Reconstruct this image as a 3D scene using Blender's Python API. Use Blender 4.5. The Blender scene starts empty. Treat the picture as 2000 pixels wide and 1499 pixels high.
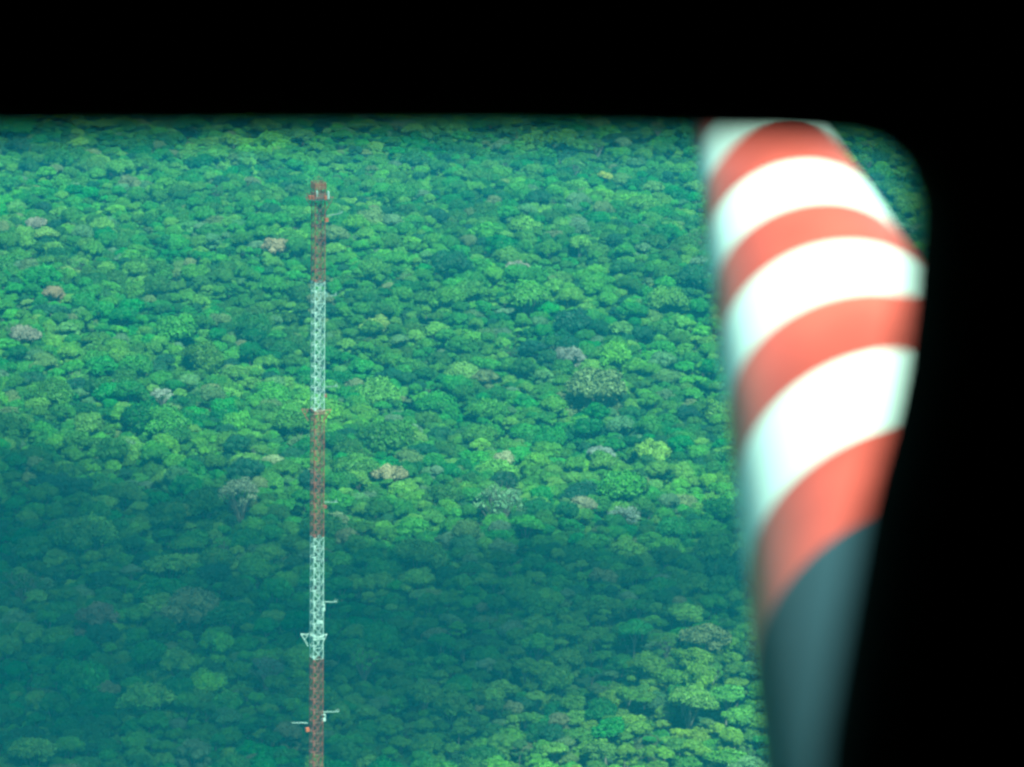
import bpy, math, random
import numpy as np
from mathutils import Vector, Matrix

# ------------------------------------------------------------------ camera, light, exposure
scene = bpy.context.scene
COL = scene.collection
F, CX, CY = 8000.0, 1000.0, 749.5            # focal length and centre in photo pixels (2000 x 1499)
CANOPY = 28.0
CAM_Z = 510.0
PITCH, ROLL = math.radians(14.5), math.radians(0.95)
cam_data = bpy.data.cameras.new('camera')
cam = bpy.data.objects.new('camera', cam_data)
COL.objects.link(cam)
cam_data.sensor_width = 36.0
cam_data.lens = 36.0 * F / 2000.0
cam_data.clip_start = 0.02
cam_data.clip_end = 60000
cam_data.dof.use_dof = True
cam_data.dof.focus_distance = 32.0       # the autofocus missed a little
cam_data.dof.aperture_fstop = 11.5
MROT = Matrix.Rotation(math.pi/2 - PITCH, 3, 'X') @ Matrix.Rotation(ROLL, 3, 'Z')
cam.matrix_world = Matrix.Translation((0, 0, CAM_Z)) @ MROT.to_4x4()
scene.camera = cam
EYE = Vector((0, 0, CAM_Z))

SUN = Vector((0.24, -0.46, 0.82)).normalized()      # towards the sun
world = bpy.data.worlds.new('World')
scene.world = world
world.use_nodes = True
wn = world.node_tree.nodes
wl = world.node_tree.links
bg = wn['Background']
sky = wn.new('ShaderNodeTexSky')
sky.sky_type = 'NISHITA'
sky.sun_disc = False
sky.sun_elevation = math.asin(SUN.z)
sky.sun_rotation = math.atan2(SUN.x, SUN.y)
sky.altitude = 100
wl.new(sky.outputs[0], bg.inputs[0])
bg.inputs[1].default_value = 0.05
sd = bpy.data.lights.new('sun', 'SUN')
sd.energy = 5.0
sd.angle = math.radians(0.5)
sd.color = (1.0, 0.96, 0.88)
sun = bpy.data.objects.new('sun', sd)
COL.objects.link(sun)
sun.rotation_euler = SUN.to_track_quat('Z', 'Y').to_euler()
scene.view_settings.view_transform = 'Standard'
scene.view_settings.look = 'None'
scene.view_settings.gamma = 1.0
scene.view_settings.exposure = 1.5
scene.view_settings.use_curve_mapping = False
scene.view_settings.use_white_balance = True
scene.view_settings.white_balance_temperature = 5500
scene.view_settings.white_balance_tint = -50
scene.cycles.max_bounces = 6
scene.cycles.volume_bounces = 0
scene.cycles.transparent_max_bounces = 12
scene.cycles.filter_width = 2.0

rng = np.random.default_rng(11)
random.seed(11)

# ------------------------------------------------------------------ helpers
def ray(px, py):
    v = Vector(((px - CX) / F, -(py - CY) / F, -1.0))
    return (MROT @ v).normalized()

def on_height(px, py, z):
    r = ray(px, py)
    return EYE + r * ((z - CAM_Z) / r.z)

def on_wall(px, py, y):
    r = ray(px, py)
    return EYE + r * (y / r.y)

def project(p):
    q = MROT.transposed() @ (Vector(p) - EYE)
    return CX + F * q.x / -q.z, CY - F * q.y / -q.z, -q.z

def from_cam(x, y, z):                       # camera axes: right, down, forward
    return EYE + MROT @ Vector((x, -y, -z))

def tag(o, label=None, cat=None, group=None, kind=None):
    if label: o['label'] = label
    if cat: o['category'] = cat
    if group: o['group'] = group
    if kind: o['kind'] = kind
    return o

def link(name, me, parent=None, mat=None):
    o = bpy.data.objects.new(name, me)
    COL.objects.link(o)
    if mat and me and not me.materials: me.materials.append(mat)
    if parent: o.parent = parent
    return o

def empty(name, loc, rz=0.0):
    o = bpy.data.objects.new(name, None)
    o.empty_display_size = 0.5
    COL.objects.link(o)
    o.location = loc
    o.rotation_euler = (0, 0, rz)
    return o

class MB:
    def __init__(s): s.v = []; s.f = []
    def add(s, vs, fs):
        n = len(s.v); s.v += [tuple(p) for p in vs]; s.f += [tuple(i + n for i in f) for f in fs]
    def box(s, a, b):
        x0, y0, z0 = a; x1, y1, z1 = b
        s.add([(x0,y0,z0),(x1,y0,z0),(x1,y1,z0),(x0,y1,z0),(x0,y0,z1),(x1,y0,z1),(x1,y1,z1),(x0,y1,z1)],
              [(0,3,2,1),(4,5,6,7),(0,1,5,4),(1,2,6,5),(2,3,7,6),(3,0,4,7)])
    def tube(s, pts, rad, n=6, cap=True):
        pts = [Vector(p) for p in pts]
        if not hasattr(rad, '__len__'): rad = [rad] * len(pts)
        vs = []
        prev = None
        for i, p in enumerate(pts):
            t = (pts[min(i+1, len(pts)-1)] - pts[max(i-1, 0)]).normalized()
            if prev is None:
                u = t.cross(Vector((0, 0, 1)) if abs(t.z) < 0.9 else Vector((1, 0, 0))).normalized()
            else:
                u = (prev - t * prev.dot(t)).normalized()
            prev = u
            w = t.cross(u)
            for k in range(n):
                a = 2 * math.pi * k / n
                vs.append(p + (u * math.cos(a) + w * math.sin(a)) * rad[i])
        fs = []
        for i in range(len(pts) - 1):
            for k in range(n):
                a, b = i*n + k, i*n + (k+1) % n
                fs.append((a, b, b + n, a + n))
        if cap:
            fs.append(tuple(range(n))[::-1]); fs.append(tuple(range(len(vs)-n, len(vs))))
        s.add(vs, fs)
    def mesh(s, name, mat=None, smooth=False):
        me = bpy.data.meshes.new(name)
        me.from_pydata(s.v, [], s.f)
        if mat: me.materials.append(mat)
        if smooth: me.polygons.foreach_set('use_smooth', [True] * len(me.polygons))
        me.update()
        return me

def nodes(name):
    m = bpy.data.materials.new(name)
    m.use_nodes = True
    return m, m.node_tree.nodes, m.node_tree.links, m.node_tree.nodes['Principled BSDF']

def paint(name, col, rough=0.5, var=0.12, scale=3.0, spec=0.5):
    m, N, L, p = nodes(name)
    tc = N.new('ShaderNodeTexCoord')
    nz = N.new('ShaderNodeTexNoise'); nz.inputs['Scale'].default_value = scale; nz.inputs['Detail'].default_value = 6
    L.new(tc.outputs['Object'], nz.inputs['Vector'])
    r = N.new('ShaderNodeValToRGB')
    r.color_ramp.elements[0].position = 0.3; r.color_ramp.elements[1].position = 0.7
    r.color_ramp.elements[0].color = tuple(c * (1 - var) for c in col) + (1,)
    r.color_ramp.elements[1].color = tuple(min(1, c * (1 + var)) for c in col) + (1,)
    L.new(nz.outputs['Fac'], r.inputs[0])
    L.new(r.outputs[0], p.inputs['Base Color'])
    p.inputs['Roughness'].default_value = rough
    p.inputs['Specular IOR Level'].default_value = spec
    bp = N.new('ShaderNodeBump'); bp.inputs['Strength'].default_value = 0.05
    L.new(nz.outputs['Fac'], bp.inputs['Height']); L.new(bp.outputs[0], p.inputs['Normal'])
    return m

# ------------------------------------------------------------------ materials
M_white = paint('white_paint', (0.38, 0.41, 0.39), 0.5, 0.06)
M_red = paint('red_paint', (0.19, 0.036, 0.018), 0.5, 0.18)
M_orange = paint('orange_paint', (0.36, 0.075, 0.03), 0.5, 0.1)
M_boom = paint('boom_grey', (0.24, 0.27, 0.26), 0.55, 0.1)
M_dull = paint('dull_metal', (0.13, 0.17, 0.15), 0.6, 0.1)
M_steel = paint('dark_steel', (0.06, 0.07, 0.07), 0.5, 0.2)
M_probe_white = paint('probe_white', (0.80, 0.81, 0.80), 0.32, 0.02, 8)
M_probe_red = paint('probe_red', (0.45, 0.066, 0.053), 0.34, 0.35, 9)  # strong tone variation painted in for streaky reflections on the red
M_probe_grey = paint('probe_grey', (0.042, 0.062, 0.085), 0.6, 0.08, 6, 0.25)
M_cabin = paint('cabin_black', (0.006, 0.006, 0.006), 0.95, 0.2, 5, 0.05)
M_bark = paint('pale_bark', (0.14, 0.12, 0.095), 0.85, 0.35, 0.6)

def leaf_material():
    m, N, L, p = nodes('leaves')
    at = N.new('ShaderNodeAttribute'); at.attribute_type = 'INSTANCER'; at.attribute_name = 'tint'
    lv = N.new('ShaderNodeAttribute'); lv.attribute_type = 'GEOMETRY'; lv.attribute_name = 'leaf_tone'
    mp = N.new('ShaderNodeMapRange'); mp.inputs[1].default_value = 0; mp.inputs[2].default_value = 1
    mp.inputs[3].default_value = 0.68; mp.inputs[4].default_value = 1.32
    L.new(lv.outputs['Fac'], mp.inputs[0])
    mx = N.new('ShaderNodeVectorMath'); mx.operation = 'SCALE'
    L.new(at.outputs['Color'], mx.inputs[0]); L.new(mp.outputs[0], mx.inputs['Scale'])
    # bark tint for limb faces is chosen per face by the mesh material slots
    L.new(mx.outputs[0], p.inputs['Base Color'])
    p.inputs['Roughness'].default_value = 0.55
    p.inputs['Specular IOR Level'].default_value = 0.25
    tr = N.new('ShaderNodeBsdfTranslucent')
    L.new(mx.outputs[0], tr.inputs['Color'])
    ms = N.new('ShaderNodeMixShader'); ms.inputs[0].default_value = 0.22
    L.new(p.outputs[0], ms.inputs[1]); L.new(tr.outputs[0], ms.inputs[2])
    out = N['Material Output']
    L.new(ms.outputs[0], out.inputs['Surface'])
    return m
M_leaf = leaf_material()

# ------------------------------------------------------------------ ground
def ground_h(x, y):
    return (5.0 * math.sin(x * 0.011 + 1.3) * math.cos(y * 0.0085)
            + 6.0 * math.sin(y * 0.0125 + x * 0.0045 + 0.6)
            + 2.5 * math.sin(x * 0.031 + y * 0.017))

m, N, L, p = nodes('forest_floor')
tc = N.new('ShaderNodeTexCoord')
nz = N.new('ShaderNodeTexNoise'); nz.inputs['Scale'].default_value = 0.08; nz.inputs['Detail'].default_value = 8
L.new(tc.outputs['Object'], nz.inputs['Vector'])
r = N.new('ShaderNodeValToRGB')
r.color_ramp.elements[0].color = (0.012, 0.028, 0.008, 1); r.color_ramp.elements[1].color = (0.035, 0.075, 0.02, 1)
r.color_ramp.elements[0].position = 0.35; r.color_ramp.elements[1].position = 0.65
L.new(nz.outputs['Fac'], r.inputs[0]); L.new(r.outputs[0], p.inputs['Base Color'])
p.inputs['Roughness'].default_value = 0.95
bp = N.new('ShaderNodeBump'); bp.inputs['Distance'].default_value = 8; L.new(nz.outputs['Fac'], bp.inputs['Height'])
L.new(bp.outputs[0], p.inputs['Normal'])
M_floor = m
xs = [-15000, -9000, -5000, -3000, -2000] + list(np.arange(-1400, 1401, 50)) + [2000, 3000, 5000, 9000, 15000]
ys = [-15000, -8000, -4000, -1500, 0, 500] + list(np.arange(900, 3601, 50)) + [4500, 6500, 10000, 15000]
g = MB()
g.v = [(x, y, ground_h(x, y)) for y in ys for x in xs]
nx = len(xs)
g.f = [(j*nx+i, j*nx+i+1, (j+1)*nx+i+1, (j+1)*nx+i) for j in range(len(ys)-1) for i in range(nx-1)]
tag(link('ground', g.mesh('ground', M_floor, True)), kind='structure')

# ------------------------------------------------------------------ unseen cloud, shaped to shade the near forest
CZ = 1150.0
def above(px, py, k=CZ):                     # where a cloud must float to shade the forest seen there
    g0 = on_height(px, py, 30)
    return g0 + SUN * ((k - 30) / SUN.z)
def smooth(a, b, v):
    t = min(1.0, max(0.0, (v - a) / (b - a))); return t*t*(3 - 2*t)
def cloud_depth(px, py, x, y):
    up = float(np.interp(px, [-300, 0, 300, 650, 1000, 1500], [700, 740, 840, 930, 980, 930]))
    d = smooth(up, up + 330, py)
    lo = float(np.interp(px, [-300, 640, 750, 1000, 1300, 1700], [1480, 1480, 1420, 1280, 1190, 1150]))
    d *= (1 - smooth(1480, 1585, py)) * (1 - smooth(lo, lo + 230, py))
    d *= smooth(-420, -200, px) * (1 - smooth(1600, 1900, px))
    n = (math.sin(x/31 + 2*math.sin(y/47)) * math.cos(y/26 + math.sin(x/39)) + 0.6*math.sin(x/13 + y/17) * math.cos(y/11 - x/23)
         + 0.35*math.sin(x/6.1 + 3*math.sin(y/9)) * math.sin(y/5.3))
    return max(0.0, d * 1.12 - 0.06 + 0.30 * n * math.sqrt(d)) if d > 0 else 0.0
gx = np.linspace(-430, 1910, 150); gy = np.linspace(680, 1590, 120)
g = MB(); idx = {}
DEP = [[cloud_depth(px, py, *above(px, py).xy) for px in gx] for py in gy]
for j, py in enumerate(gy):
    for i, px in enumerate(gx):
        c = above(px, py); T = 95.0 * DEP[j][i]
        a0 = len(g.v); g.v.append((c.x, c.y, CZ - 0.12*T))
        if T > 0: g.v.append((c.x, c.y, CZ + 0.88*T)); idx[(j, i)] = (a0, a0+1)
        else: idx[(j, i)] = (a0, a0)
for j in range(len(gy)-1):
    for i in range(len(gx)-1):
        q = [idx[(j, i)], idx[(j, i+1)], idx[(j+1, i+1)], idx[(j+1, i)]]
        if all(b_[0] == b_[1] for b_ in q): continue
        for side in (0, 1):
            f = [b_[side] for b_ in q]
            tri = [(f[0], f[1], f[2]), (f[0], f[2], f[3])]
            for t3, base3 in zip(tri, ((0, 1, 2), (0, 2, 3))):
                if all(q[k_][0] == q[k_][1] for k_ in base3): continue
                g.f.append(t3[::-1] if side else t3)
m = bpy.data.materials.new('cloud'); m.use_nodes = True
N = m.node_tree.nodes; L = m.node_tree.links
N.remove(N['Principled BSDF'])
v = N.new('ShaderNodeVolumePrincipled'); v.inputs['Color'].default_value = (0.97, 0.98, 1, 1)
v.inputs['Density'].default_value = 0.021; v.inputs['Anisotropy'].default_value = 0.3
L.new(v.outputs[0], N['Material Output'].inputs['Volume'])
tag(link('cloud', g.mesh('cloud', m)), 'thin lumpy white cloud out of view above the forest, shaped to shade it', 'cloud', None, 'stuff')

# ------------------------------------------------------------------ tree shapes
def crown_mesh(name, kind, seed):
    r = np.random.default_rng(seed)
    R, H = 7.0, 6.6
    lobes = []
    if kind == 'dome':
        n = 20; rl = (1.8, 2.9); flat = 0.75
    elif kind == 'umbrella':
        n = 24; rl = (1.3, 2.1); flat = 0.35
    elif kind == 'ball':
        n = 16; rl = (2.2, 3.2); flat = 1.0
    elif kind == 'layered':
        n = 26; rl = (1.2, 2.0); flat = 0.7
    else:                                     # bare
        n = 30; rl = (0.6, 1.1); flat = 0.8
    for i in range(n):
        a = 2.399963 * i + r.normal(0, 0.35)
        q = math.sqrt((i + 0.6) / n) * (0.86 + r.normal(0, 0.07))
        rr = r.uniform(*rl)
        x, y = q * (R - rr * 0.6) * math.cos(a), q * (R - rr * 0.6) * math.sin(a)
        z = H * flat * math.sqrt(max(0.02, 1 - q * q * 0.95)) + r.normal(0, 0.55)
        lobes.append((x, y, z, rr))
    if kind in ('dome', 'ball'):              # lower skirt
        for i in range(9):
            a = 2 * math.pi * i / 9 + r.normal(0, 0.2); rr = r.uniform(1.5, 2.3)
            lobes.append((5.3*math.cos(a), 5.3*math.sin(a), -1.2 + r.normal(0, 0.5), rr))
    V, Fc, T, Mi = [], [], [], []
    def leafs(cx, cy, cz, rr, cnt, size, sz=0.8, tilt=0.55):
        d = r.normal(size=(cnt, 3)); d[:, 2] = np.abs(d[:, 2]) * 0.9 + r.normal(0, 0.35, cnt)
        d /= np.linalg.norm(d, axis=1)[:, None]
        rad = rr * (0.78 + 0.30 * r.random(cnt) + 0.22 * r.random(cnt)**3)[:, None]
        pos = np.array([cx, cy, cz]) + d * rad * np.array([1, 1, sz])
        nn = d + r.normal(0, tilt, (cnt, 3)); nn /= np.linalg.norm(nn, axis=1)[:, None]
        u = np.cross(nn, r.normal(size=(cnt, 3))); u /= np.linalg.norm(u, axis=1)[:, None]
        w = np.cross(nn, u)
        s = (size * (0.6 + 0.8 * r.random(cnt)))[:, None]
        b = len(V)
        q4 = np.stack([pos - u*s*0.7, pos + w*s*0.45, pos + u*s*0.7, pos - w*s*0.45], 1).reshape(-1, 3)
        V.extend(map(tuple, q4))
        Fc.extend((b+4*i, b+4*i+1, b+4*i+2, b+4*i+3) for i in range(cnt))
        base = r.uniform(0.05, 0.95)
        T.extend(np.clip(base + r.normal(0, 0.16, cnt), 0, 1)); Mi.extend([0]*cnt)
    for (x, y, z, rr) in lobes:
        if kind == 'layered':
            for k in range(2):
                leafs(x, y, z - 0.9*k, rr*1.1, 100, 0.48, 0.42, 0.5)
        elif kind == 'bare':
            leafs(x, y, z, rr*1.25, 64, 0.36, 0.8, 0.8)
        else:
            leafs(x, y, z, rr, int(60 * rr**1.3) + 30, 0.47)
    # opaque heart of each lobe
    if kind != 'bare':
        ico = [(0,0,1),(.894,0,.447),(.276,.851,.447),(-.724,.526,.447),(-.724,-.526,.447),(.276,-.851,.447),
               (.724,.526,-.447),(-.276,.851,-.447),(-.894,0,-.447),(-.276,-.851,-.447),(.724,-.526,-.447),(0,0,-1)]
        icf = [(0,1,2),(0,2,3),(0,3,4),(0,4,5),(0,5,1),(1,6,2),(2,7,3),(3,8,4),(4,9,5),(5,10,1),
               (6,7,2),(7,8,3),(8,9,4),(9,10,5),(10,6,1),(6,11,7),(7,11,8),(8,11,9),(9,11,10),(10,11,6)]
        for (x, y, z, rr) in lobes:
            b = len(V); k = rr * 0.86; zz = 0.3 if kind == 'layered' else 0.8
            V.extend((x + q[0]*k, y + q[1]*k, z + q[2]*k*zz) for q in ico)
            Fc.extend((a+b, c+b, d+b) for a, c, d in icf)
            T.extend([0.28]*20); Mi.extend([0]*20)
    # limbs reaching into the crown
    mb = MB()
    lim = lobes if kind == 'bare' else lobes[::3]
    for (x, y, z, rr) in lim:
        mb.tube([(0, 0, -6), (x*0.25, y*0.25, -1.8), (x*0.7, y*0.7, z*0.55), (x, y, z + (0.4 if kind == 'bare' else -0.4))],
                [0.18, 0.12, 0.07, 0.035], 4, False)
        if kind == 'bare':
            for k in range(5):
                e = r.normal(0, 0.9, 3)
                mb.tube([(x*0.75, y*0.75, z*0.6), (x + e[0], y + e[1], z + abs(e[2]) + 0.6)], [0.045, 0.02], 3, False)
    b = len(V); V.extend(mb.v); Fc.extend(tuple(i+b for i in f) for f in mb.f)
    T.extend([0.5]*len(mb.f)); Mi.extend([1]*len(mb.f))
    me = bpy.data.meshes.new(name)
    me.from_pydata([tuple(map(float, v)) for v in V], [], Fc)
    me.materials.append(M_leaf); me.materials.append(M_bark)
    me.polygons.foreach_set('material_index', np.array(Mi, dtype=np.int32))
    at = me.attributes.new('leaf_tone', 'FLOAT', 'FACE')
    at.data.foreach_set('value', np.array(T, dtype=np.float32))
    me.update()
    return me

KINDS = ['dome', 'dome', 'dome', 'ball', 'ball', 'umbrella', 'umbrella', 'layered', 'layered', 'bare']
CROWNS = [crown_mesh('crown_' + k, k, 100 + i) for i, k in enumerate(KINDS)]

def trunk_mesh(h, seed):
    r = np.random.default_rng(seed)
    mb = MB()
    x = y = 0; pts = []
    for k in range(6):
        t = k / 5
        pts.append((x, y, h * t - 0.5)); x += r.normal(0, 0.25); y += r.normal(0, 0.25)
    mb.tube(pts, [0.75, 0.5, 0.42, 0.38, 0.33, 0.28], 7)
    return mb.mesh('trunk', M_bark, True)
TRUNKS = [trunk_mesh(22.0, 7 + i) for i in range(3)]

# ------------------------------------------------------------------ where every tree stands
spots = []
grid = {}
def far_enough(x, y, d):
    gx, gy = int(x // 12), int(y // 12)
    for i in (-1, 0, 1):
        for j in (-1, 0, 1):
            for (a, b, dd) in grid.get((gx+i, gy+j), ()):
                if (a-x)**2 + (b-y)**2 < (0.5*(d+dd))**2: return False
    return True
def put(x, y, d): grid.setdefault((int(x // 12), int(y // 12)), []).append((x, y, d))

def vnoise(x, y, s, k=0):
    return (math.sin(x/s + 1.7*k) * math.cos(y/s*1.15 + k) + math.sin((x*0.6 + y*0.8)/s*1.9 + 2*k) * 0.6
            + math.sin((x*0.8 - y*0.5)/s*3.3 + k) * 0.35) / 1.95

NOTABLE = [  # pixel, pixel, width in pixels, crown kind, colour, label
 (310, 680, 44, 3, (0.16, 0.30, 0.03), 'bright lime green round tree standing alone in the upper left forest'),
 (105, 583, 54, 1, (0.26, 0.17, 0.10), 'pinkish brown flowering tree near the left edge of the forest'),
 (470, 985, 112, 9, (0.34, 0.34, 0.20), 'pale cream half bare tree with twiggy crown left of the mast'),
 (1272, 888, 88, 6, (0.22, 0.32, 0.04), 'flat topped yellow lime tree beside the striped probe'),
 (985, 908, 56, 3, (0.36, 0.34, 0.18), 'small creamy white blossoming tree in the middle of the forest'),
 (762, 935, 96, 5, (0.30, 0.24, 0.13), 'wide tan pink flat crowned tree just right of the mast'),
 (1008, 528, 62, 6, (0.30, 0.24, 0.20), 'pale pinkish grey flat tree in the hazy upper middle'),
 (975, 1008, 128, 9, (0.17, 0.25, 0.12), 'large grey green tree with fan shaped upright branches'),
 (1138, 1003, 62, 3, (0.24, 0.22, 0.13), 'beige dome shaped tree between grey green fan tree and probe'),
 (1218, 1022, 84, 9, (0.36, 0.38, 0.30), 'whitish bare branched tree above the shadowed slope near the probe'),
 (1160, 788, 150, 0, (0.14, 0.17, 0.06), 'very wide olive tan spreading tree in the sunlit middle'),
 (1172, 888, 66, 6, (0.26, 0.28, 0.24), 'silvery grey flat tree left of the yellow lime tree'),
 (540, 487, 72, 5, (0.28, 0.20, 0.12), 'tan flat tree left of the red upper mast section'),
 (300, 905, 72, 3, (0.10, 0.23, 0.015), 'vivid green steep crowned tree at the edge of the cloud shade'),
 (342, 1012, 70, 0, (0.17, 0.22, 0.04), 'yellowish green tree below the vivid green one left of mast'),
 (905, 745, 84, 1, (0.18, 0.27, 0.05), 'rounded yellow green tree in the sunlit centre of the forest'),
 (735, 640, 84, 5, (0.22, 0.27, 0.05), 'low yellow crowned tree right of the white upper mast section'),
 (1212, 655, 62, 0, (0.15, 0.25, 0.05), 'yellow green round tree between forest centre and the probe'),
 (1035, 592, 110, 7, (0.11, 0.22, 0.02), 'broad fresh green ragged tree in the upper middle forest'),
 (50, 660, 84, 5, (0.24, 0.20, 0.15), 'pale grey brown wide tree at the left edge of the photo'),
 (985, 958, 66, 3, (0.018, 0.05, 0.018), 'very dark green compact round tree below the creamy tree'),
 (1215, 975, 120, 1, (0.085, 0.20, 0.014), 'big bright grass green tree left of the striped probe'),
 (90, 466, 58, 7, (0.20, 0.28, 0.05), 'lime tinted ragged tree in the upper left haze'),
 (1182, 345, 36, 8, (0.32, 0.32, 0.04), 'tiny bright yellow tree high up near the window edge'),
 (72, 440, 60, 5, (0.27, 0.22, 0.17), 'pale mauve tan tree above the lime tinted one'),
 (1315, 1052, 80, 4, (0.07, 0.19, 0.03), 'round green ball shaped tree touching the probe outline'),
 (316, 780, 60, 9, (0.34, 0.34, 0.28), 'white flecked sparse tree in the left middle of the forest'),
 (655, 1022, 60, 0, (0.22, 0.24, 0.11), 'beige green tree immediately right of the lower mast'),
 (532, 912, 62, 1, (0.26, 0.28, 0.13), 'cream green domed tree left of the lower red mast section'),
 (1112, 708, 78, 0, (0.19, 0.18, 0.15), 'mauve grey rounded tree in the right middle forest'),
 (1042, 694, 60, 3, (0.02, 0.06, 0.03), 'dark blue green tree left of the mauve grey tree'),
 (1350, 1385, 110, 7, (0.14, 0.22, 0.03), 'olive gold layered tree at the lower right beside the probe'),
 (1420, 1365, 84, 8, (0.13, 0.25, 0.03), 'bright yellow green layered tree touching the probe base'),
 (1240, 1235, 80, 7, (0.08, 0.21, 0.03), 'green tufted tree on the upper rim of the sunlit lower right'),
 (190, 1220, 100, 0, (0.12, 0.10, 0.06), 'dull brownish olive tree in the shaded lower left'),
 (520, 1320, 96, 9, (0.11, 0.16, 0.11), 'greyish thin crowned tree left of the lowest red mast section'),
]
MAST_XY = on_height(622, 350, 270); MAST_XY = None

trees = []        # x, y, ground z, crown base height, scale, kind, tint, label
for (px, py, wpx, kd, tint, lab) in NOTABLE:
    zt = 27.0
    p0 = on_height(px, py + wpx*0.12, zt)
    dist = (p0 - EYE).length
    s = wpx * dist / F / 15.0
    gz = ground_h(p0.x, p0.y)
    p0 = on_height(px, py + wpx*0.10, gz + zt)
    trees.append((p0.x, p0.y, gz, 25.5 + 2.0*s, s, kd, tint, lab))
    put(p0.x, p0.y, 10.5 * s)

def tint_at(x, y, px, py):
    rr = random.random()
    k = vnoise(x, y, 60) * 0.5 + 0.5
    warm = vnoise(x, y, 34, 2) * 0.5 + 0.5
    base = Vector((0.036, 0.130, 0.014)).lerp(Vector((0.115, 0.205, 0.010)), min(1, max(0, warm * 0.9 + random.uniform(-0.35, 0.35))))
    base = base * (0.60 + 0.55 * k) * random.choice([0.6, 0.75, 0.9, 1.05, 1.15, 1.4])
    if rr < 0.035: base = base.lerp(Vector((0.16, 0.15, 0.07)), random.uniform(0.3, 0.85))    # tan
    elif rr < 0.075: base = base.lerp(Vector((0.13, 0.17, 0.095)), random.uniform(0.3, 0.9))   # grey
    elif rr < 0.23: base = base.lerp(Vector((0.15, 0.24, 0.03)), random.uniform(0.2, 1.0))    # lime
    elif rr < 0.30: base = base.lerp(Vector((0.015, 0.045, 0.022)), random.uniform(0.5, 1.0)) # dark
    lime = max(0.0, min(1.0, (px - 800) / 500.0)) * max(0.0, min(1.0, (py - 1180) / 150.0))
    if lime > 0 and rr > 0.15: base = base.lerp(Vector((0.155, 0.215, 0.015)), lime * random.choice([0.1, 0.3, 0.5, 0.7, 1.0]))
    return tuple(base)

def try_tree(x, y, d):
    if far_enough(x, y, d):
        put(x, y, d); return True
    return False
Y0, Y1 = 1230.0, 2900.0
fill = []
tries = 0
while tries < 120000:
    tries += 1
    y = Y0 + (Y1 - Y0) * random.random()
    half = y * 0.128 + 60
    x = random.uniform(-half, half)
    s = random.choice([0.42, 0.5, 0.58, 0.66, 0.74, 0.84, 0.95, 1.1])
    if random.random() < 0.06: s = random.uniform(1.4, 1.8)
    if not try_tree(x, y, 8.7 * s): continue
    gz = ground_h(x, y)
    px, py, dz = project((x, y, gz + 28))
    fill.append((x, y, gz, px, py, dz, s))
print('trees placed', len(fill))

def in_view(px, py):
    if not (-10 < px < 1850 and 240 < py < 1530): return False
    if px > 1475 - max(0, (900 - py)) * 0.15 and py > 560: return False
    if px > 1380 and py > 560: return px < 1380 + (py - 560) * 0.12
    return True
fill.sort(key=lambda t: t[5])
N_IND = 300 - len(NOTABLE)
near, rest = [], []
for t in fill:
    if len(near) < N_IND and in_view(t[3], t[4]): near.append(t)
    else: rest.append(t)

def pick(px, py):
    w = [3, 3, 3, 3, 2.5, 0.7, 0.7, 2, 2, 0.3]
    if px > 800 and py > 1180: w = [1.5, 1.5, 1.5, 1, 1, 2, 2, 6, 6, 0.5]
    return random.choices(range(len(KINDS)), w)[0]

# ------------------------------------------------------------------ individual trees
def make_tree(x, y, gz, base, s, kd, tint, label, group=None, name='rainforest_tree'):
    t = empty(name, (x, y, gz))
    tag(t, label, 'tree', group)
    c = link('crown', CROWNS[kd], t)
    c.location = (0, 0, base)
    vz = s * random.uniform(0.85, 1.15)
    c.scale = (s * random.uniform(0.9, 1.1), s * random.uniform(0.9, 1.1), vz)
    c.rotation_euler = (random.uniform(-0.12, 0.12), random.uniform(-0.12, 0.12), random.uniform(0, 6.28))
    c['tint'] = [float(v) for v in tint]
    k = link('trunk', random.choice(TRUNKS), t)
    k.scale = (s, s, (base + 0.5) / 22.0)
    return t
for (x, y, gz, base, s, kd, tint, lab) in trees:
    make_tree(x, y, gz, base, s, kd, tuple(0.82 * v for v in tint), lab)

FORM = {'dome': 'domed', 'ball': 'round', 'umbrella': 'flat crowned', 'layered': 'tufted', 'bare': 'sparse twiggy'}
def colour_word(t):
    r, g, b = t; l = 0.3*r + 0.6*g + 0.1*b
    if g < r * 1.25 and b > 0.4 * r: return 'pale tan' if r > b * 1.35 else 'pale grey'
    if r > 0.55 * g and l > 0.13: return 'yellow green'
    if l < 0.045: return 'very dark green'
    if l < 0.07: return 'dark green'
    if l < 0.095: return 'mid green'
    return 'fresh green'
def place_word(px, py):
    if px < 200: a = 'at the far left'
    elif px < 400: a = 'in the left part'
    elif px < 600: a = 'just left of the mast'
    elif px < 800: a = 'just right of the mast'
    elif px < 1000: a = 'in the centre'
    elif px < 1200: a = 'right of centre'
    else: a = 'near the probe'
    if py < 1340: b = 'upper row'
    elif py < 1430: b = 'lower row'
    else: b = 'bottom edge'
    return b + ' ' + a
jobs = []
for (x, y, gz, px, py, dz, s) in near:
    kd = pick(px, py); tint = tint_at(x, y, px, py)
    size = 'small' if s < 0.75 else ('large' if s > 1.15 else '')
    lab = ' '.join(('%s %s %s tree %s' % (size, colour_word(tint), FORM[KINDS[kd]], place_word(px, py))).split())
    jobs.append([x, y, gz, s, kd, tint, lab, px])
same = {}
for j in jobs: same.setdefault(j[6], []).append(j)
ORD = ['', 'second', 'third', 'fourth', 'fifth', 'sixth', 'seventh', 'eighth', 'ninth', 'tenth', 'eleventh']
NUM = ['', 'one', 'two', 'three', 'four', 'five', 'six', 'seven', 'eight', 'nine', 'ten', 'eleven', 'twelve']
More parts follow.
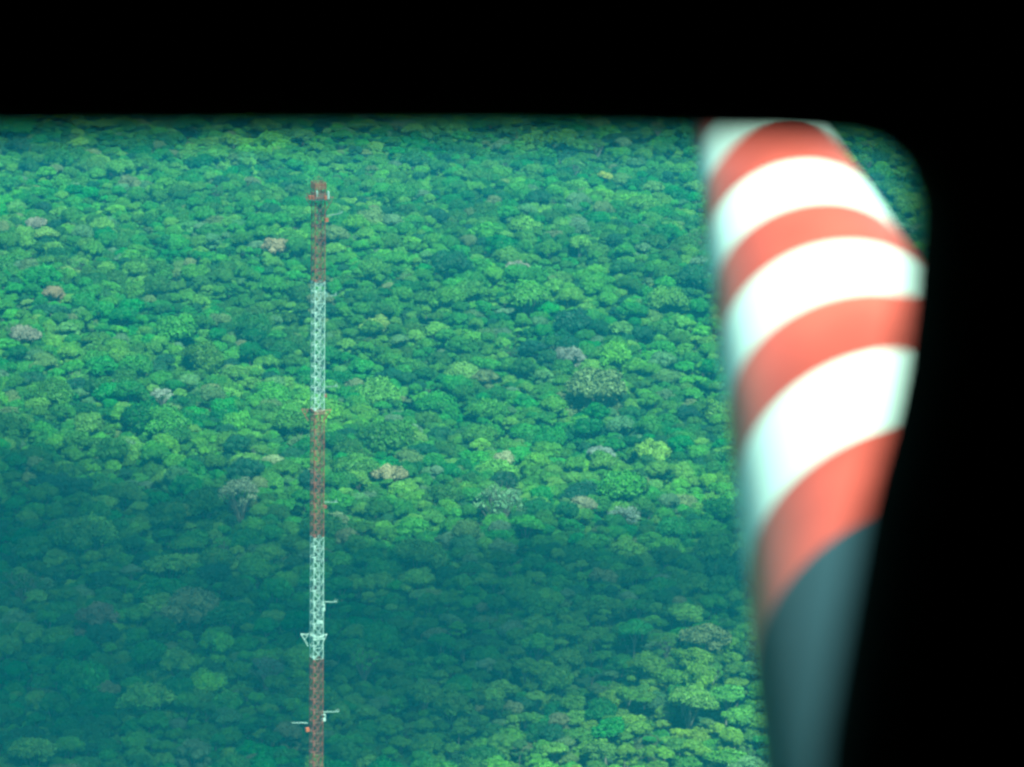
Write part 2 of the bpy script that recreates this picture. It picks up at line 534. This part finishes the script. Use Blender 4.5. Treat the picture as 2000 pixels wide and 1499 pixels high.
for lab, js in same.items():
    if len(js) == 1: continue
    js.sort(key=lambda q: q[7]); m_ = len(js)
    for i, q in enumerate(js):
        w = 'leftmost of ' if i == 0 else ('rightmost of ' if i == m_-1 else ORD[i] + ' of ')
        q[6] = lab + ', ' + w + NUM[m_]
for (x, y, gz, s, kd, tint, lab, px) in jobs:
    make_tree(x, y, gz, random.uniform(20, 27) + 1.5*s, s, kd, tint, lab, 'rainforest trees filling the lower forest')

# ------------------------------------------------------------------ the rest of the forest: one object
pc = bpy.data.collections.new('crown_shapes')
for i, me in enumerate(CROWNS):
    o = bpy.data.objects.new('shape_%02d' % i, me)
    pc.objects.link(o)
P, S, RT, KD, TN = [], [], [], [], []
for (x, y, gz, px, py, dz, s) in rest:
    P.append((x, y, gz + random.uniform(21, 27) + 1.5*s)); S.append((s*random.uniform(.88, 1.12), s*random.uniform(.88, 1.12), s*random.uniform(.85, 1.15)))
    RT.append((random.uniform(-.12, .12), random.uniform(-.12, .12), random.uniform(0, 6.28)))
    KD.append(pick(px, py)); TN.append(tint_at(x, y, px, py) + (1.0,))
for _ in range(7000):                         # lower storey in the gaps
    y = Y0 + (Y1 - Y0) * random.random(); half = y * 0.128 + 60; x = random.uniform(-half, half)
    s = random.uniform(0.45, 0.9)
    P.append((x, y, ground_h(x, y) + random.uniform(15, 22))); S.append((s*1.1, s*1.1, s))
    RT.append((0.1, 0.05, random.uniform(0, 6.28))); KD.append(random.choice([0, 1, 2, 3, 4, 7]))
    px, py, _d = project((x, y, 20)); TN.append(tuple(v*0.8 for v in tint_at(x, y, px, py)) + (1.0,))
me = bpy.data.meshes.new('forest_canopy')
me.from_pydata(P, [], [])
a = me.attributes.new('tree_scale', 'FLOAT_VECTOR', 'POINT'); a.data.foreach_set('vector', np.array(S, dtype=np.float32).ravel())
a = me.attributes.new('tree_turn', 'FLOAT_VECTOR', 'POINT'); a.data.foreach_set('vector', np.array(RT, dtype=np.float32).ravel())
a = me.attributes.new('tree_kind', 'INT', 'POINT'); a.data.foreach_set('value', np.array(KD, dtype=np.int32))
a = me.attributes.new('tint', 'FLOAT_COLOR', 'POINT'); a.data.foreach_set('color', np.array(TN, dtype=np.float32).ravel())
fo = link('forest_canopy', me)
tag(fo, 'dense tropical rainforest canopy of mixed green crowns stretching into the haze', 'forest', None, 'stuff')
ng = bpy.data.node_groups.new('grow_trees', 'GeometryNodeTree')
ng.interface.new_socket('Geometry', in_out='INPUT', socket_type='NodeSocketGeometry')
ng.interface.new_socket('Geometry', in_out='OUTPUT', socket_type='NodeSocketGeometry')
gi = ng.nodes.new('NodeGroupInput'); go = ng.nodes.new('NodeGroupOutput')
ip = ng.nodes.new('GeometryNodeInstanceOnPoints')
ci = ng.nodes.new('GeometryNodeCollectionInfo'); ci.inputs['Collection'].default_value = pc
ci.inputs['Separate Children'].default_value = True; ci.inputs['Reset Children'].default_value = True
def named(n, t):
    q = ng.nodes.new('GeometryNodeInputNamedAttribute'); q.data_type = t; q.inputs[0].default_value = n; return q.outputs[0]
ng.links.new(gi.outputs[0], ip.inputs['Points'])
ng.links.new(ci.outputs[0], ip.inputs['Instance'])
ip.inputs['Pick Instance'].default_value = True
ng.links.new(named('tree_kind', 'INT'), ip.inputs['Instance Index'])
e2r = ng.nodes.new('FunctionNodeEulerToRotation')
ng.links.new(named('tree_turn', 'FLOAT_VECTOR'), e2r.inputs[0]); ng.links.new(e2r.outputs[0], ip.inputs['Rotation'])
ng.links.new(named('tree_scale', 'FLOAT_VECTOR'), ip.inputs['Scale'])
ng.links.new(ip.outputs[0], go.inputs[0])
md = fo.modifiers.new('grow_trees', 'NODES'); md.node_group = ng

# ------------------------------------------------------------------ lattice mast
MY = 1176.0
r0 = ray(622, 350); top = EYE + r0 * (MY / r0.y)
MX, MZTOP = top.x, top.z
GZ = ground_h(MX, MY)
def mz(py):                                   # height on the mast axis seen at photo row py
    lo, hi = GZ, MZTOP + 20
    for _ in range(40):
        m_ = 0.5*(lo+hi)
        if project((MX, MY, m_))[1] > py: lo = m_
        else: hi = m_
    return lo
print('mast', MX, MY, MZTOP, 'bottom px', project((MX, MY, mz(1499))), 'px/m', F/project((MX, MY, mz(900)))[2])
ROT = math.radians(24.5)
mast = empty('lattice_mast', (MX, MY, GZ), ROT)
tag(mast, 'tall slender red and white banded lattice mast rising out of the rainforest', 'mast')
W = 1.55
corners = [(-W, -W), (W, -W), (W, W), (-W, W)]
bands = [(356, 549, M_red), (549, 800, M_white), (800, 1047, M_red), (1047, 1285, M_white), (1285, 1532, M_red)]
PH = 3.36
brace_cache = {}
def brace_mesh(mat, h):
    key = (mat.name, round(h, 3))
    if key not in brace_cache:
        b = MB()
        b.tube([(-W, -W, 0), (0, -W-0.02, h*0.5), (W, -W, h)], 0.066, 4)
        b.tube([(W, -W+0.05, 0), (0, -W+0.03, h*0.5), (-W, -W+0.05, h)], 0.066, 4)
        brace_cache[key] = b.mesh('cross_brace', mat)
        b = MB()
        for i in range(4):
            c0, c1 = corners[i], corners[(i+1) % 4]
            b.tube([(c0[0], c0[1], 0), (c1[0], c1[1], 0)], 0.05, 4)
        b.tube([(-W, -W, 0), (W, W, 0)], 0.035, 4)
        # inner stair flight and landing
        b.box((-1.25, 0.1, 0.0), (-0.2, 1.2, 0.05))
        b.tube([(-0.9, 1.1, 0.0), (-0.9, -1.1, h*0.5)], 0.05, 4)
        b.tube([(-0.4, -1.1, h*0.5), (-0.4, 1.1, h)], 0.05, 4)
        brace_cache[(key, 's')] = b.mesh('strut_frame', mat)
    return brace_cache[key], brace_cache[(key, 's')]
LEG = 0.115
for (y0, y1, mat) in bands:
    z1, z0 = mz(y0) - GZ, mz(y1) - GZ
    n = max(1, round((z1 - z0) / PH)); h = (z1 - z0) / n
    for c in corners:
        b = MB(); b.tube([(c[0], c[1], z0), (c[0], c[1], z1)], LEG, 6)
        link('leg', b.mesh('leg', mat), mast)
    b = MB()
    for xx in (0.75, 1.05): b.tube([(xx, 0.9, z0), (xx, 0.9, z1)], 0.04, 4)
    for k in range(int((z1 - z0)/0.6)): b.tube([(0.75, 0.9, z0+0.6*k+.2), (1.05, 0.9, z0+0.6*k+.2)], 0.02, 3)
    link('ladder', b.mesh('ladder', mat), mast)
    bm_, sm_ = brace_mesh(mat, h)
    for k in range(n):
        for f4 in range(4):
            o = link('cross_brace', bm_, mast); o.location = (0, 0, z0 + k*h); o.rotation_euler = (0, 0, f4*math.pi/2)
        o = link('strut_frame', sm_, mast); o.location = (0, 0, z0 + k*h)
# hidden part of the mast below the picture: one mesh per band
zc = mz(1532) - GZ; mats = [M_white, M_red, M_white]; k = 0
while zc > 0.5:
    z0 = max(0, zc - 38.0); b = MB(); mt = mats[k % 2]
    for c in corners: b.tube([(c[0], c[1], z0), (c[0], c[1], zc)], LEG, 6)
    n = max(1, round((zc - z0)/PH)); h = (zc - z0)/n
    for q in range(n):
        for i in range(4):
            c0, c1 = corners[i], corners[(i+1) % 4]
            b.tube([(*c0, z0+q*h), (*c1, z0+(q+1)*h)], 0.06, 4); b.tube([(*c1, z0+q*h), (*c0, z0+(q+1)*h)], 0.06, 4)
            b.tube([(*c0, z0+q*h), (*c1, z0+q*h)], 0.05, 4)
    link('lower_lattice', b.mesh('lower_lattice', mt), mast); zc = z0; k += 1

# local axes seen by the camera: 'right' of the picture in mast coordinates
def loc(dx, dz, dy=0.0):                      # metres right of the axis, height above ground, metres away from camera
    c, s = math.cos(-ROT), math.sin(-ROT)
    return Vector((dx*c - dy*s, dx*s + dy*c, dz))
PXM = F / project((MX, MY, mz(900)))[2]
def at(px, py, dy=0.0):
    z = mz(py); ax = project((MX, MY, z))[0]
    return loc((px - ax) / PXM, z - GZ, dy)
def part(name, b, mat, lab=None, smooth=False):
    o = link(name, b.mesh(name, mat, smooth), mast)
    if lab: o['label'] = lab
    return o

def outrigger(px_in, px_out, y_top, y_bot, mat, r=0.07):
    b = MB()
    for dy in (-0.8, 0.8):
        a, c, d = at(px_in, y_top + 2, dy), at(px_out, y_top, dy*0.2), at(px_in, y_bot, dy)
        b.tube([a, c], r, 4); b.tube([c, d], r, 4)
        mid = c.lerp(d, 0.5); b.tube([mid, a], r*0.8, 4)
    b.tube([at(px_in, y_top, -0.8), at(px_in, y_top, 0.8)], r, 4)
    part('outrigger', b, mat)
outrigger(602, 587, 1239, 1262, M_white); outrigger(627, 639, 1239, 1263, M_white)
outrigger(602, 589, 800, 822, M_red); outrigger(632, 647, 800, 822, M_red)
outrigger(608, 597, 386, 404, M_red); outrigger(636, 651, 385, 412, M_red)
# guyed collar frames
for py, mt in ((1246, M_white), (806, M_red), (384, M_red)):
    b = MB(); z = mz(py) - GZ; w = W + 0.25
    for q in (0, 0.9):
        cs = [(-w, -w), (w, -w), (w, w), (-w, w)]
        for i in range(4): b.tube([(*cs[i], z+q), (*cs[(i+1) % 4], z+q)], 0.09, 4)
    for i in range(4):
        cs2 = cs[i]; b.tube([(*cs2, z), (*cs[(i+1) % 4], z+0.9)], 0.06, 4)
    part('collar', b, mt)

def boom(px0, px1, py0, py1, box, boxmat=M_white, sens=3, mat=None):
    b = MB(); a, c = at(px0, py0), at(px1, py1)
    up = Vector((0, 0, 0.35))
    for off in (Vector((0, 0, 0)), up, Vector((0, 0.3, 0.15))):
        b.tube([a + off, c + off*0.4], 0.045, 4)
    n = 8
    for i in range(n):
        p_, q_ = a.lerp(c, i/n), a.lerp(c, (i+1)/n)
        b.tube([p_ + up*(1-0.6*i/n), q_], 0.03, 3)
    arm = part('instrument_boom', b, mat or M_boom, 'pale instrument boom reaching out from the mast')
    for k in range(sens):
        t = 0.82 + 0.08*k; p_ = a.lerp(c, t)
        s = MB(); s.tube([p_, p_ + Vector((0, 0, 0.5 + 0.25*(k % 2)))], 0.05, 5)
        s.tube([p_ + Vector((0, 0, 0.5+0.25*(k % 2))), p_ + Vector((0, 0, 0.75+0.25*(k % 2)))], [0.09, 0.06], 6)
        o = link('sensor', s.mesh('sensor', M_white), arm)
    if box:
        bx, by, w, h = box
        s = MB(); c0 = at(bx, by)
        hw, hh = w/PXM/2, h/PXM/2
        if boxmat is M_white:                 # open bracket with a cabinet in its foot
            s.box(c0 + Vector((-hw, -0.35, -hh)), c0 + Vector((hw, 0.35, -hh*0.15)))
            s.box(c0 + Vector((-hw, -0.3, hh*0.8)), c0 + Vector((hw, 0.3, hh)))
            s.box(c0 + Vector((hw*0.7, -0.3, -hh*0.15)), c0 + Vector((hw, 0.3, hh*0.8)))
        else:
            s.box(c0 + Vector((-hw, -0.4, -hh)), c0 + Vector((hw, 0.4, hh)))
            s.box(c0 + Vector((-hw*1.1, -0.45, hh)), c0 + Vector((hw*1.1, 0.45, hh+0.06)))
        part('equipment_box', s, boxmat, 'white equipment box on the side of the mast' if boxmat is M_white else 'small dull red equipment box on the side of the mast')
boom(627, 659, 1177, 1176, (631, 1187, 7, 13))
boom(630, 663, 1392, 1390, (632, 1402, 8, 14))
boom(601, 569, 1414, 1413, (600, 1426, 7, 7), M_orange, 0)
boom(633, 660, 982, 981, (635, 990, 5, 5), M_red, 2, M_dull)
boom(634, 660, 757, 755, (635, 773, 5, 5), M_red, 2, M_dull)
boom(636, 658, 580, 577, (637, 576, 4, 8), M_dull, 2, M_dull)
boom(638, 668, 423, 416, (637, 430, 7, 7), M_orange)
b = MB(); b.box(at(620, 1217, -1.2) + Vector((-0.1, -0.1, 0)), at(627, 1213, -0.4) + Vector((0.4, 0.2, 0.2))); part('junction_box', b, M_white)
# head of the mast
b = MB(); z = mz(388) - GZ; w = 2.7
b.box((-w, -w, z-0.12), (w, w, z))
part('platform', b, M_steel)
b = MB()
for q in (0.55, 1.1):
    cs = [(-w, -w), (w, -w), (w, w), (-w, w)]
    for i in range(4): b.tube([(*cs[i], z+q), (*cs[(i+1) % 4], z+q)], 0.05, 4)
for i in range(4):
    for t in np.linspace(0, 1, 5)[:4]:
        x_ = cs[i][0] + (cs[(i+1) % 4][0]-cs[i][0])*t; y_ = cs[i][1] + (cs[(i+1) % 4][1]-cs[i][1])*t
        b.tube([(x_, y_, z), (x_, y_, z+1.1)], 0.05, 4)
part('railing', b, M_red)
b = MB(); z1 = mz(368) - GZ; z2 = mz(356) - GZ; w = 1.75
for q in np.linspace(z1, z2, 5):
    cs = [(-w, -w), (w, -w), (w, w), (-w, w)]
    for i in range(4): b.tube([(*cs[i], q), (*cs[(i+1) % 4], q)], 0.055, 4)
for i in range(4):
    for t in np.linspace(0, 1, 9)[:8]:
        x_ = cs[i][0] + (cs[(i+1) % 4][0]-cs[i][0])*t; y_ = cs[i][1] + (cs[(i+1) % 4][1]-cs[i][1])*t
        b.tube([(x_, y_, z1), (x_, y_, z2)], 0.05, 4)
part('top_cage', b, M_orange)
b = MB()
zt = mz(345) - GZ
for s1 in (-1, 1):
    b.tube([(-1.3*s1, -1.3, z2), (-0.8*s1, -0.8, zt-0.3), (0, 0, zt), (0.8*s1, 0.8, zt-0.3), (1.3*s1, 1.3, z2)], 0.05, 5)
b.tube([(0, 0, z2-3), (0, 0, zt+0.8)], 0.04, 5)
part('top_arch', b, M_red)
def cyl(name, px, y0, y1, r, mat, dy=-1.6):
    b = MB(); a, c = at(px, y0, dy), at(px, y1, dy)
    b.tube([a, a.lerp(c, 0.06), a.lerp(c, 0.94), c], [r*0.7, r, r, r*0.6], 10); part(name, b, mat, smooth=False)
cyl('antenna', 619.5, 387, 371, 0.36, M_white); cyl('antenna', 641.5, 387, 371, 0.36, M_white)
cyl('drum', 606.5, 388, 380, 0.55, M_orange); cyl('drum', 612.5, 388, 380, 0.5, M_orange); cyl('drum', 636, 388, 380, 0.5, M_orange)
cyl('cabinet', 624, 414, 400, 0.55, M_steel, -0.3); cyl('cabinet', 622, 432, 418, 0.5, M_steel, -0.3)

# ------------------------------------------------------------------ striped probe outside the window
P0 = Vector((0.1357, -0.2761, 2.9)); D = Vector((0.1627, 0.6542, -1.0)).normalized()
TT = [0.2805, 0.3342, 0.4054, 0.4558, 0.5363, 0.603, 0.7032, 0.7831]
RR = [0.0497, 0.0574, 0.0643, 0.0709, 0.0788, 0.0874, 0.0981, 0.1095]
prof = [(-0.16, 0.0004), (-0.155, 0.006), (-0.12, 0.014), (0.0, 0.024), (0.10, 0.032), (0.20, 0.041)] + list(zip(TT, RR)) + [(0.90, 0.123), (1.05, 0.134), (1.25, 0.141), (1.42, 0.143)]
def prad(t): return float(np.interp(t, [q[0] for q in prof], [q[1] for q in prof]))
TE = [t + (-0.007 if i % 2 == 0 else 0.007) for i, t in enumerate(TT)]
TE[-1] = TT[-1]; TE[0] = TT[0] + 0.004
edges = [-0.16, 0.06, 0.12, 0.18, 0.235] + TE + [1.42]
def cam_pt(p): return from_cam(p.x, p.y, p.z)
origin = cam_pt(P0 + D * 1.42)
probe = empty('striped_probe', origin)
tag(probe, 'thick tapered probe with red and white rings and dark grey base outside the window', 'probe')
U = D.cross(Vector((0, 0, 1))).normalized(); V_ = D.cross(U)
cols = []
for i in range(len(edges) - 1):
    k = len(edges) - 2 - i
    cols.append(M_probe_grey if k == 0 else (M_probe_red if k % 2 == 1 else M_probe_white))
for i in range(len(edges) - 1):
    t0, t1 = edges[i], edges[i+1]
    n = max(4, int((t1 - t0) / 0.02))
    ts = sorted(set([t0 + (t1-t0)*j/n for j in range(n+1)]))
    b = MB(); K = 72
    for t in ts:
        c = P0 + D*t; r_ = prad(t)
        for k in range(K):
            a = 2*math.pi*k/K
            b.v.append(tuple(cam_pt(c + (U*math.cos(a) + V_*math.sin(a))*r_) - origin))
    for j in range(len(ts)-1):
        for k in range(K):
            b.f.append((j*K+k, j*K+(k+1) % K, (j+1)*K+(k+1) % K, (j+1)*K+k))
    if i == 0: b.f.append(tuple(range(K)))
    if i == len(edges)-2: b.f.append(tuple(range(j*K+K, j*K+2*K)))
    nm = {M_probe_red.name: 'red_ring', M_probe_white.name: 'white_ring', M_probe_grey.name: 'base_sleeve'}[cols[i].name]
    link(nm, b.mesh(nm, cols[i], True), probe)

# ------------------------------------------------------------------ aircraft cabin with its window
WY = 0.90
cabin = empty('aircraft_cabin', (0, WY, CAM_Z - 1.6))
tag(cabin, 'unlit black cabin wall framing the window at the top and right edge', 'window frame')
edge_px = [(-900, 232), (-500, 245), (0, 257), (500, 263), (1000, 266), (1500, 269), (1640, 273), (1700, 284), (1752, 308), (1784, 342), (1800, 385), (1808, 440),
           (1806, 500), (1798, 600), (1788, 700), (1775, 790), (1762, 850), (1740, 945), (1715, 1033), (1695, 1150), (1675, 1266),
           (1655, 1380), (1635, 1499), (1600, 1700), (1560, 1860), (1500, 1960), (1400, 2010), (1200, 2030), (-500, 2030),
           (-800, 1980), (-980, 1850), (-1050, 1600), (-1080, 1000), (-1060, 450), (-1020, 300)]
EDGE_IN = 20.0                                # the lens blur eats this far into the dark edge
edge_px = [(px - (EDGE_IN if px > 1600 else 0), py + (EDGE_IN + 8 if py < 420 else 0)) for px, py in edge_px]
inner = [on_wall(px, py, WY) for px, py in edge_px]
cen = sum(inner, Vector()) / len(inner)
outer_box = (-1.3, 1.3, CAM_Z - 1.3, CAM_Z + 0.6)
def outer_pt(q):
    d = q - cen; ts = []
    if d.x > 0: ts.append((outer_box[1]-cen.x)/d.x)
    if d.x < 0: ts.append((outer_box[0]-cen.x)/d.x)
    if d.z > 0: ts.append((outer_box[3]-cen.z)/d.z)
    if d.z < 0: ts.append((outer_box[2]-cen.z)/d.z)
    t = min(ts); return Vector((cen.x + d.x*t, WY, cen.z + d.z*t))
# insert corners so the panel is a full rectangle
ring = []
for i, q in enumerate(inner):
    q2 = inner[(i+1) % len(inner)]
    ring.append((q, outer_pt(q)))
    a, c = outer_pt(q), outer_pt(q2)
    if abs(a.x - c.x) > 1e-6 and abs(a.z - c.z) > 1e-6:
        cx_ = outer_box[1] if max(a.x, c.x) > 0.9*outer_box[1] else outer_box[0]
        cz_ = outer_box[3] if max(a.z, c.z) > outer_box[3]-1e-4 else outer_box[2]
        ring.append((q.lerp(q2, 0.5), Vector((cx_, WY, cz_))))
n = len(ring)
base = Vector(cabin.location)
LIP = 0.025
b = MB()
lip = []
for q, o_ in ring:
    d = (o_ - q); d = d.normalized() if d.length > 0 else Vector((0, 0, 1))
    lip.append(q + d*LIP)
for (q, o_), l_ in zip(ring, lip): b.v += [tuple(l_ - base), tuple(o_ - base), tuple(l_ + Vector((0, 0.05, 0)) - base), tuple(o_ + Vector((0, 0.05, 0)) - base)]
for i in range(n):
    j = (i+1) % n
    b.f += [(4*i, 4*j, 4*j+1, 4*i+1), (4*i+2, 4*i+3, 4*j+3, 4*j+2), (4*i, 4*i+2, 4*j+2, 4*j), (4*i+1, 4*j+1, 4*j+3, 4*i+3)]
link('wall_panel', b.mesh('wall_panel', M_cabin), cabin)
b = MB()                                      # rounded trim lining the opening
K = 8
for i in range(n):
    q, l_ = ring[i][0], lip[i]; d = (l_ - q).normalized()
    c = q + d*0.0125 + Vector((0, 0.02, 0))
    for k in range(K):
        a = 2*math.pi*k/K
        b.v.append(tuple(c - d*math.cos(a)*0.0125 + Vector((0, math.sin(a)*0.035, 0)) - base))
for i in range(n):
    j = (i+1) % n
    for k in range(K):
        b.f.append((i*K+k, j*K+k, j*K+(k+1) % K, i*K+(k+1) % K))
link('window_trim', b.mesh('window_trim', M_cabin, True), cabin)
x0, x1, z0, z1 = outer_box
def shell(name, a, c):
    b = MB(); b.box(Vector(a) - base, Vector(c) - base); link(name, b.mesh(name, M_cabin), cabin)
shell('ceiling_panel', (x0, -1.2, z1), (x1, WY+0.05, z1+0.05))
shell('floor_panel', (x0, -1.2, z0-0.05), (x1, WY+0.05, z0))
shell('side_panel', (x0-0.05, -1.2, z0-0.05), (x0, WY+0.05, z1+0.05))
shell('side_panel', (x1, -1.2, z0-0.05), (x1+0.05, WY+0.05, z1+0.05))
shell('rear_panel', (x0-0.05, -1.25, z0-0.05), (x1+0.05, -1.2, z1+0.05))

# ------------------------------------------------------------------ haze
m = bpy.data.materials.new('haze'); m.use_nodes = True
N = m.node_tree.nodes; L = m.node_tree.links
N.remove(N['Principled BSDF'])
v = N.new('ShaderNodeVolumePrincipled')
v.inputs['Color'].default_value = (0.20, 0.64, 0.93, 1)
v.inputs['Density'].default_value = 0.000088
v.inputs['Anisotropy'].default_value = 0.0
L.new(v.outputs[0], N['Material Output'].inputs['Volume'])
b = MB(); b.box((-15600, -15600, -22), (15600, 15600, 530))
tag(link('haze', b.mesh('haze', m)), kind='stuff')
